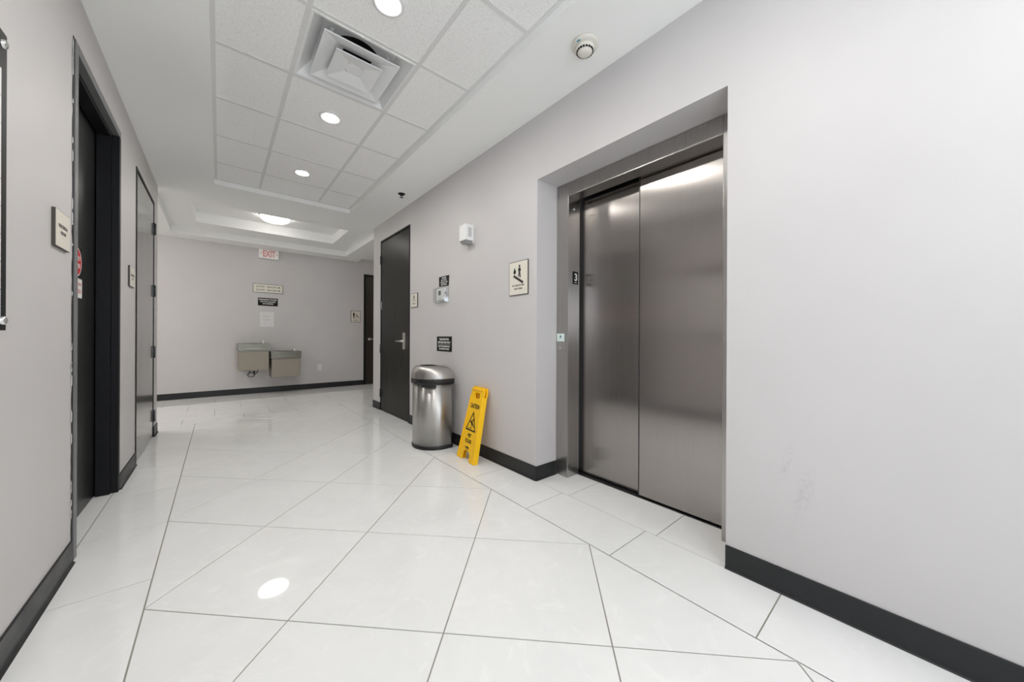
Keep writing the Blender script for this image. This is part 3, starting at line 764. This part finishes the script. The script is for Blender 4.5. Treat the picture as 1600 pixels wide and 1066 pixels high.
B(DW/2-.001, DW/2+.0012, -.062, -.022, .062, .146).build('side_window', 'grey_plastic', af)
for k in range(3): B(DW/2+.001, DW/2+.003, -.062+.0145*k, -.056+.0145*k, .064, .144).build('window_bar', 'white_plastic', af)
MB().lathe([(.004, -.088), (.004, -.090)], (-.030, 0, .160), 10, 'y').build('key_hole', 'grey_print', af)

# far wall things
ex = root('exit_sign', (.720, YF, 2.556), FAR_W, 'lit EXIT sign with red letters high on the far wall', 'exit sign')
MB().prism(rrect(.312, .178, .006, 0, .089), -.0, -.046).build('housing', 'white_plastic', ex, .003)
panel(ex, .296, .162, .002, 'exit_face', 'face', cz=.089, y=-.046)
text(ex, 'EXIT', .170, .006, .092, -.0488, 'exit_red', .005, .198, name='lettering')
for q in ([(-.136, .089), (-.118, .106), (-.118, .072)], [(.140, .089), (.122, .106), (.122, .072)]): MB().prism(q, -.0482, -.049).build('arrow', 'exit_red', ex)
s = root('suite_directory_sign', (.715, YF, 1.988), FAR_W, 'wide cream sign listing SUITES with arrows on the far wall', 'sign')
framed(s, .474, .168, .010, 'bronze_border', 'sign_cream', .008)
for t_, z_ in (('360-375', .030), ('300-320', -.032)):
    text(s, 'SUITES', .040, -.122, z_, -.0118, 'black_print', .0002, .132); text(s, t_, .040, .060, z_, -.0118, 'black_print', .0002, .158)
def arrow(x, z, d): return [[(x+d*.022, z), (x+d*.002, z+.016), (x+d*.002, z+.006), (x-d*.022, z+.006), (x-d*.022, z-.006), (x+d*.002, z-.006), (x+d*.002, z-.016)]]
pict(s, arrow(.176, .030, 1), name='arrow', y=-.0112); pict(s, arrow(.176, -.032, -1), name='arrow', y=-.0112)
s = root('drinking_water_notice', (.714, YF, 1.732), FAR_W, 'black notice reading DRINKING WATER above the fountains', 'sign')
panel(s, .313, .148, .004, 'sign_black')
for t, w, z, sz in (('DRINKING WATER', .285, .042, .034), ('NOT FOR CLEANING', .245, .002, .027), ('OR WASHING', .170, -.036, .027)): text(s, t, sz, 0, z, -.0046, 'white_print', .0012, w)
pa = root('paper_notice', (.699, YF, 1.396), FAR_W, 'plain white sheet of paper taped under the black notice', 'paper')
panel(pa, .221, .283, .0012, 'paper_white', 'sheet', y=-.0006, r=.001)
for k, (w, z) in enumerate(((.06, .10), (.12, .07), (.13, .055), (.10, .04), (.13, .0), (.11, -.015), (.06, -.075))): panel(pa, w, .0045, .0003, 'grey_print', 'text_line', cx=-.07+w/2, cz=z, y=-.0018, r=.0005)
s = root('restroom_sign', (2.310, YF, 1.521), FAR_W, 'cream accessible restroom sign beside the far brown door', 'sign')
framed(s, .204, .250, .008, 'bronze_border', 'sign_cream', .010)
person = [circle(.011, 14, -.038, .088), [(-.058, .070), (-.018, .070), (-.016, .012), (-.022, .012), (-.026, .050), (-.028, -.045), (-.036, -.045), (-.038, .0), (-.040, -.045), (-.050, -.045), (-.050, .050), (-.056, .012), (-.062, .012)]]
pict(s, person, y=-.0094)
wc = MB().ring(circle(.034, 24, .030, -.012), circle(.028, 24, .030, -.012), -.0094, -.0101)
for q in (circle(.009, 12, .022, .058), [(.017, .046), (.026, .046), (.030, .006), (.056, .004), (.066, -.038), (.058, -.040), (.050, -.004), (.018, -.002)]): wc.prism(q, -.0094, -.0101)
wc.build('wheelchair_symbol', 'black_print', s)
panel(s, .12, .012, .0007, 'bronze_border', 'text_line', cz=-.082, y=-.0094)
ou = root('wall_outlet', (1.605, YF, .433), FAR_W, 'white electrical outlet low on the far wall', 'outlet')
panel(ou, .078, .128, .006, 'white_plastic', 'cover_plate', r=.004, bevel=.0015)
for z in (-.030, .030):
    q = panel(ou, .034, .034, .003, 'white_plastic', 'socket', cz=z, y=-.006, r=.012)
    for sx in (-.006, .006): B(sx-.001, sx+.001, -.0094, -.0088, z-.002, z+.008).build('slot', 'dark_hollow', q)

# drinking fountains
def fountain(x0, x1, ztop, label, cord):
    w = x1-x0; D = .455; hb = .135; hp = .345
    r = root('drinking_fountain', ((x0+x1)/2, YF, ztop-hb-hp), FAR_W, label, 'fountain', 'pair of wall mounted drinking fountains')
    z1 = hp; z2 = hp+hb
    MB().prism([(-.0, 0), (-D+.03, 0), (-D+.02, z1), (0, z1)], -w/2+.012, w/2-.012, 'yz').build('cabinet', 'fountain_panel', r, .006)
    # basin: rim with a scooped bowl
    bs = MB(); nx, ny = 24, 18; top = []
    for j in range(ny+1):
        for i in range(nx+1):
            x = -w/2+w*i/nx; y = -D*j/ny
            u = (x+.02)/(w*.40); v = (y+D*.50)/(D*.40)
            q = min(1, math.sqrt(u*u+v*v)); dep = .060*(1-q**3)
            edge = .0
            fr_ = max(0, 1-((D+y)/.05)); dip = .010*max(0, 1-(x/(w*.36))**2)*fr_
            top.append((x, y, z2-dep-dip-edge))
    fs = [(j*(nx+1)+i, j*(nx+1)+i+1, (j+1)*(nx+1)+i+1, (j+1)*(nx+1)+i) for j in range(ny) for i in range(nx)]
    bs.add(top, fs, True)
    o0 = len(bs.v)
    per = [i for i in range(nx+1)]+[j*(nx+1)+nx for j in range(1, ny+1)]+[ny*(nx+1)+i for i in range(nx-1, -1, -1)]+[j*(nx+1) for j in range(ny-1, 0, -1)]
    low = [(bs.v[k][0]*.985, min(0, bs.v[k][1]*.975), z1+.002) for k in per]
    bs.v += low
    for k in range(len(per)):
        k2 = (k+1) % len(per); bs.f.append([per[k], per[k2], o0+k2, o0+k]); bs.sm.append(False)
    bs.f.append([o0+k for k in range(len(per))]); bs.sm.append(False)
    bs.build('basin', 'fountain_basin', r)
    bx, by = w/2-.075, -.20
    MB().lathe([(.022, z2-.012), (.022, z2+.010), (.013, z2+.018), (.011, z2+.034)], (bx, by, 0), 18).tube([(bx, by, z2+.030), (bx-.004, by, z2+.046), (bx-.022, by-.004, z2+.052)], [.010, .009, .007], 10).build('bubbler', 'chrome', r)
    MB().tube([(bx-.028, by+.02, z2-.01), (bx-.030, by+.018, z2+.028), (bx-.030, by-.012, z2+.040)], .0055, 8).build('mouth_guard', 'chrome', r)
    B(-w/2+.10, w/2-.10, -D-.004, -D+.016, z1+.030, z1+.062).build('push_bar', 'fountain_basin', r, .004)
    MB().lathe([(.018, 0), (.018, .004), (.004, .005)], (-.02, -D*.5, z2-.061), 18).build('drain', 'chrome', r)
    if cord:
        loop = [(-.02+.052*math.cos(t), -.10, -.105+.040*math.sin(t)) for t in [PI*.5+2*PI*k/20 for k in range(20)]]
        c_ = MB().tube([(-.035, -.10, .01), (-.040, -.10, -.04), (-.052, -.10, -.075), (-.062, -.10, -.095)], .0065, 8)
        c_.tube(loop, .0065, 8, closed=True)
        c_.tube([(.085, -.10, .01), (.082, -.10, -.035), (.066, -.10, -.070), (.045, -.10, -.085), (.025, -.10, -.095)], .0065, 8)
        c_.build('power_cord', 'black_plastic', r)
        MB().lathe([(.013, -.062), (.018, -.055), (.018, -.040), (.011, -.034)], (.024, -.10, 0), 14).tube([(.024, -.10, -.055), (.022, -.10, -.10)], .010, 8).build('plug', 'black_plastic', r)
        MB().lathe([(.016, w/2-.02), (.016, w/2+.004), (.012, w/2+.006)], (0, -.25, .17), 14, 'x').build('hose_fitting', 'black_plastic', r)
    return r
fountain(.244, .706, .945, 'higher, left drinking fountain with a black cord hanging below', True)
fountain(.724, 1.205, .795, 'lower, right drinking fountain on the far wall', False)

# ------------------------------------------------------------------ trash can: half-round, flat back to the wall
TCX, TCY, TR = 1.668, 3.175, .228
tc = root('trash_can', (TCX, TCY, 0), 0, 'half-round stainless steel trash can with domed open lid', 'trash can')
def dshape(rr, z, n=36, back=.088, rc=.03):
    # outline: semicircle towards -X, short straight sides, rounded back corners
    pts = []
    k = rr/TR; bk = back - (TR-rr)*.95; rc = min(rc*k, max(bk, .01)*.9)
    for i in range(n+1):
        a = PI/2 + PI*i/n; pts.append((rr*math.cos(a), rr*math.sin(a), z))
    for (cy_, a0) in ((-1, -90), (1, 0)):
        for i in range(6):
            a = math.radians(a0+90*i/5); pts.append((bk-rc+rc*math.cos(a), cy_*(rr-rc)+rc*math.sin(a), z))
    return pts
def dloft(prof, cap0=True, cap1=True):
    mb = MB(); rows = [dshape(r_, z_) for r_, z_ in prof]; n = len(rows[0]); vs = [p for r_ in rows for p in r_]
    fs = [(i*n+k, i*n+(k+1) % n, (i+1)*n+(k+1) % n, (i+1)*n+k) for i in range(len(rows)-1) for k in range(n)]
    mb.add(vs, fs, True)
    if cap0: mb.f.append(list(range(n))[::-1]); mb.sm.append(False)
    if cap1: mb.f.append([(len(rows)-1)*n+k for k in range(n)]); mb.sm.append(False)
    return mb
dloft([(.223, .0), (.226, .006), (.226, .030), (.221, .034)]).build('base_ring', 'black_plastic', tc)
dloft([(.220, .030), (.220, .632)]).build('body', 'can_steel', tc)
dloft([(.226, .618), (.236, .624), (.236, .668), (.230, .674)]).build('rim_band', 'black_plastic', tc)
# finger-grip tab under the rim, on the side facing the corridor
arc = [math.radians(a) for a in range(210, 246, 5)]
tb = [(.236*math.cos(a), .236*math.sin(a)) for a in arc]+[(.222*math.cos(a), .222*math.sin(a)) for a in reversed(arc)]
MB().prism(tb, .594, .622, 'xy').build('grip_tab', 'black_plastic', tc, .002)
def lid_rows():
    mb = MB(); rows = []; d0 = dshape(.235, 0); c0 = -.058
    prof = [(0, .672), (0, .690), (.03, .708), (.10, .732), (.22, .755), (.40, .774), (.62, .786), (.85, .791), (.96, .7915), (1.0, .788)]
    for s_, z_ in prof:
        row = []
        for p in d0:
            a = math.atan2(p[1], p[0]-c0); q = (c0+.108*math.cos(a), .108*math.sin(a))
            row.append((p[0]*(1-s_)+q[0]*s_, p[1]*(1-s_)+q[1]*s_, z_))
        rows.append(row)
    n = len(rows[0]); vs = [p for r_ in rows for p in r_]
    fs = [(i*n+k, i*n+(k+1) % n, (i+1)*n+(k+1) % n, (i+1)*n+k) for i in range(len(rows)-1) for k in range(n)]
    return mb.add(vs, fs, True), rows[-1]
lm, last = lid_rows(); lm.build('lid', 'lid_steel', tc)
th_ = MB(); n_ = len(last); th_.add([(p[0], p[1], .7878) for p in last]+[(p[0], p[1], .70) for p in last], [(k, (k+1) % n_, n_+(k+1) % n_, n_+k) for k in range(n_)]+[tuple(range(n_, 2*n_))], True)
th_.build('lid_throat', 'dark_hollow', tc)

# ------------------------------------------------------------------ wet floor sign, folded and leaning on the wall
HS = .640
ws = root('wet_floor_sign', (1.655, 2.565, 0), RIGHT_W, 'yellow plastic CAUTION WET FLOOR sign leaning against the wall', 'floor sign')
lean = math.radians(12.3)
ws.rotation_euler = (-lean, 0, RIGHT_W + math.radians(-5))
def leafpoly():
    # outline with two feet and an arched cut between them
    p = [(-.148, 0), (-.062, 0), (-.060, .055)]
    for k in range(7):
        a = PI-PI*k/6; p.append((.052*math.cos(a), .066+.020*math.sin(a)))
    p += [(.060, .055), (.062, 0), (.148, 0), (.146, .03), (.104, .560), (.108, .570), (.108, .590)]
    for k in range(7):
        a = math.radians(0+90*k/6); p.append((.068+.038*math.cos(a), .602+.038*math.sin(a)))
    for k in range(7):
        a = math.radians(90+90*k/6); p.append((-.068+.038*math.cos(a), .602+.038*math.sin(a)))
    p += [(-.108, .590), (-.108, .570), (-.104, .560), (-.146, .03)]
    return p
def leaf_with_hole(y0, y1, name):
    bm = bmesh.new(); out = leafpoly(); hole = rrect(.084, .048, .012, .004, .562)
    vo = [bm.verts.new((x, y0, z)) for x, z in out]; vh = [bm.verts.new((x, y0, z)) for x, z in hole]
    eo = [bm.edges.new((vo[i], vo[(i+1) % len(vo)])) for i in range(len(vo))]
    eh = [bm.edges.new((vh[i], vh[(i+1) % len(vh)])) for i in range(len(vh))]
    r = bmesh.ops.triangle_fill(bm, use_beauty=True, use_dissolve=False, edges=eo+eh)
    g = bmesh.ops.extrude_face_region(bm, geom=bm.faces[:])
    bmesh.ops.translate(bm, verts=[v for v in g['geom'] if isinstance(v, bmesh.types.BMVert)], vec=(0, y1-y0, 0))
    bmesh.ops.recalc_face_normals(bm, faces=bm.faces)
    me = bpy.data.meshes.new(name); bm.to_mesh(me); bm.free(); me.materials.append(MATS['yellow_plastic'])
    o = bpy.data.objects.new(name, me); COL.objects.link(o); o.parent = ws; return o
leaf_with_hole(-.022, -.008, 'front_leaf'); leaf_with_hole(.008, .022, 'rear_leaf')
rim = MB()
for sx in (-1, 1):
    rim.prism([(sx*.148, .0), (sx*.136, .0), (sx*.094, .556), (sx*.106, .556)], -.022, -.028)
    rim.prism([(sx*.148, .0), (sx*.138, .0), (sx*.096, .556), (sx*.106, .556)], -.010, .010)
rim.build('edge_rim', 'yellow_plastic', ws, .002)
MB().prism(rrect(.190, .016, .006, 0, .614), -.022, -.030).build('top_grip', 'yellow_plastic', ws, .003)
arch = [(.070*math.cos(PI*k/10), .098+.024*math.sin(PI*k/10)) for k in range(11)]
MB().tube([(x, -.022, z) for x, z in arch], .004, 8).build('arch_rib', 'yellow_plastic', ws)
Yp = -.0226
text(ws, 'CAUTION', .052, 0, .468, Yp-.0006, 'black_print', .0018, .158)
tri_o = [(-.088, .252), (.088, .252), (.0, .425)]; tri_i = [(-.068, .264), (.068, .264), (.0, .398)]
MB().ring(tri_o, tri_i, Yp, Yp-.0008).build('warning_triangle', 'black_print', ws)
fall = [circle(.0115, 14, .030, .352), [(.022, .348), (.006, .345), (-.012, .322), (-.006, .312), (-.034, .330), (-.030, .338), (-.012, .330), (.002, .352)],
        [(-.012, .322), (.004, .308), (.022, .302), (.040, .284), (.047, .290), (.030, .312), (.016, .322), (.006, .345)], [(.004, .308), (.010, .274), (.002, .270), (-.006, .308)],
        [(.018, .345), (.040, .330), (.044, .336), (.024, .354)], rrect(.050, .005, .001, -.020, .273)]
pict(ws, fall, y=Yp)
text(ws, 'WET', .042, 0, .212, Yp-.0006, 'black_print', .0018, .066); text(ws, 'FLOOR', .042, 0, .164, Yp-.0006, 'black_print', .0018, .104)
panel(ws, .060, .008, .0008, 'black_print', 'maker_mark', cz=.112, y=Yp+.0004); panel(ws, .052, .008, .0008, 'black_print', 'maker_mark', cz=.101, y=Yp+.0004)
bpy.context.view_layer.update()
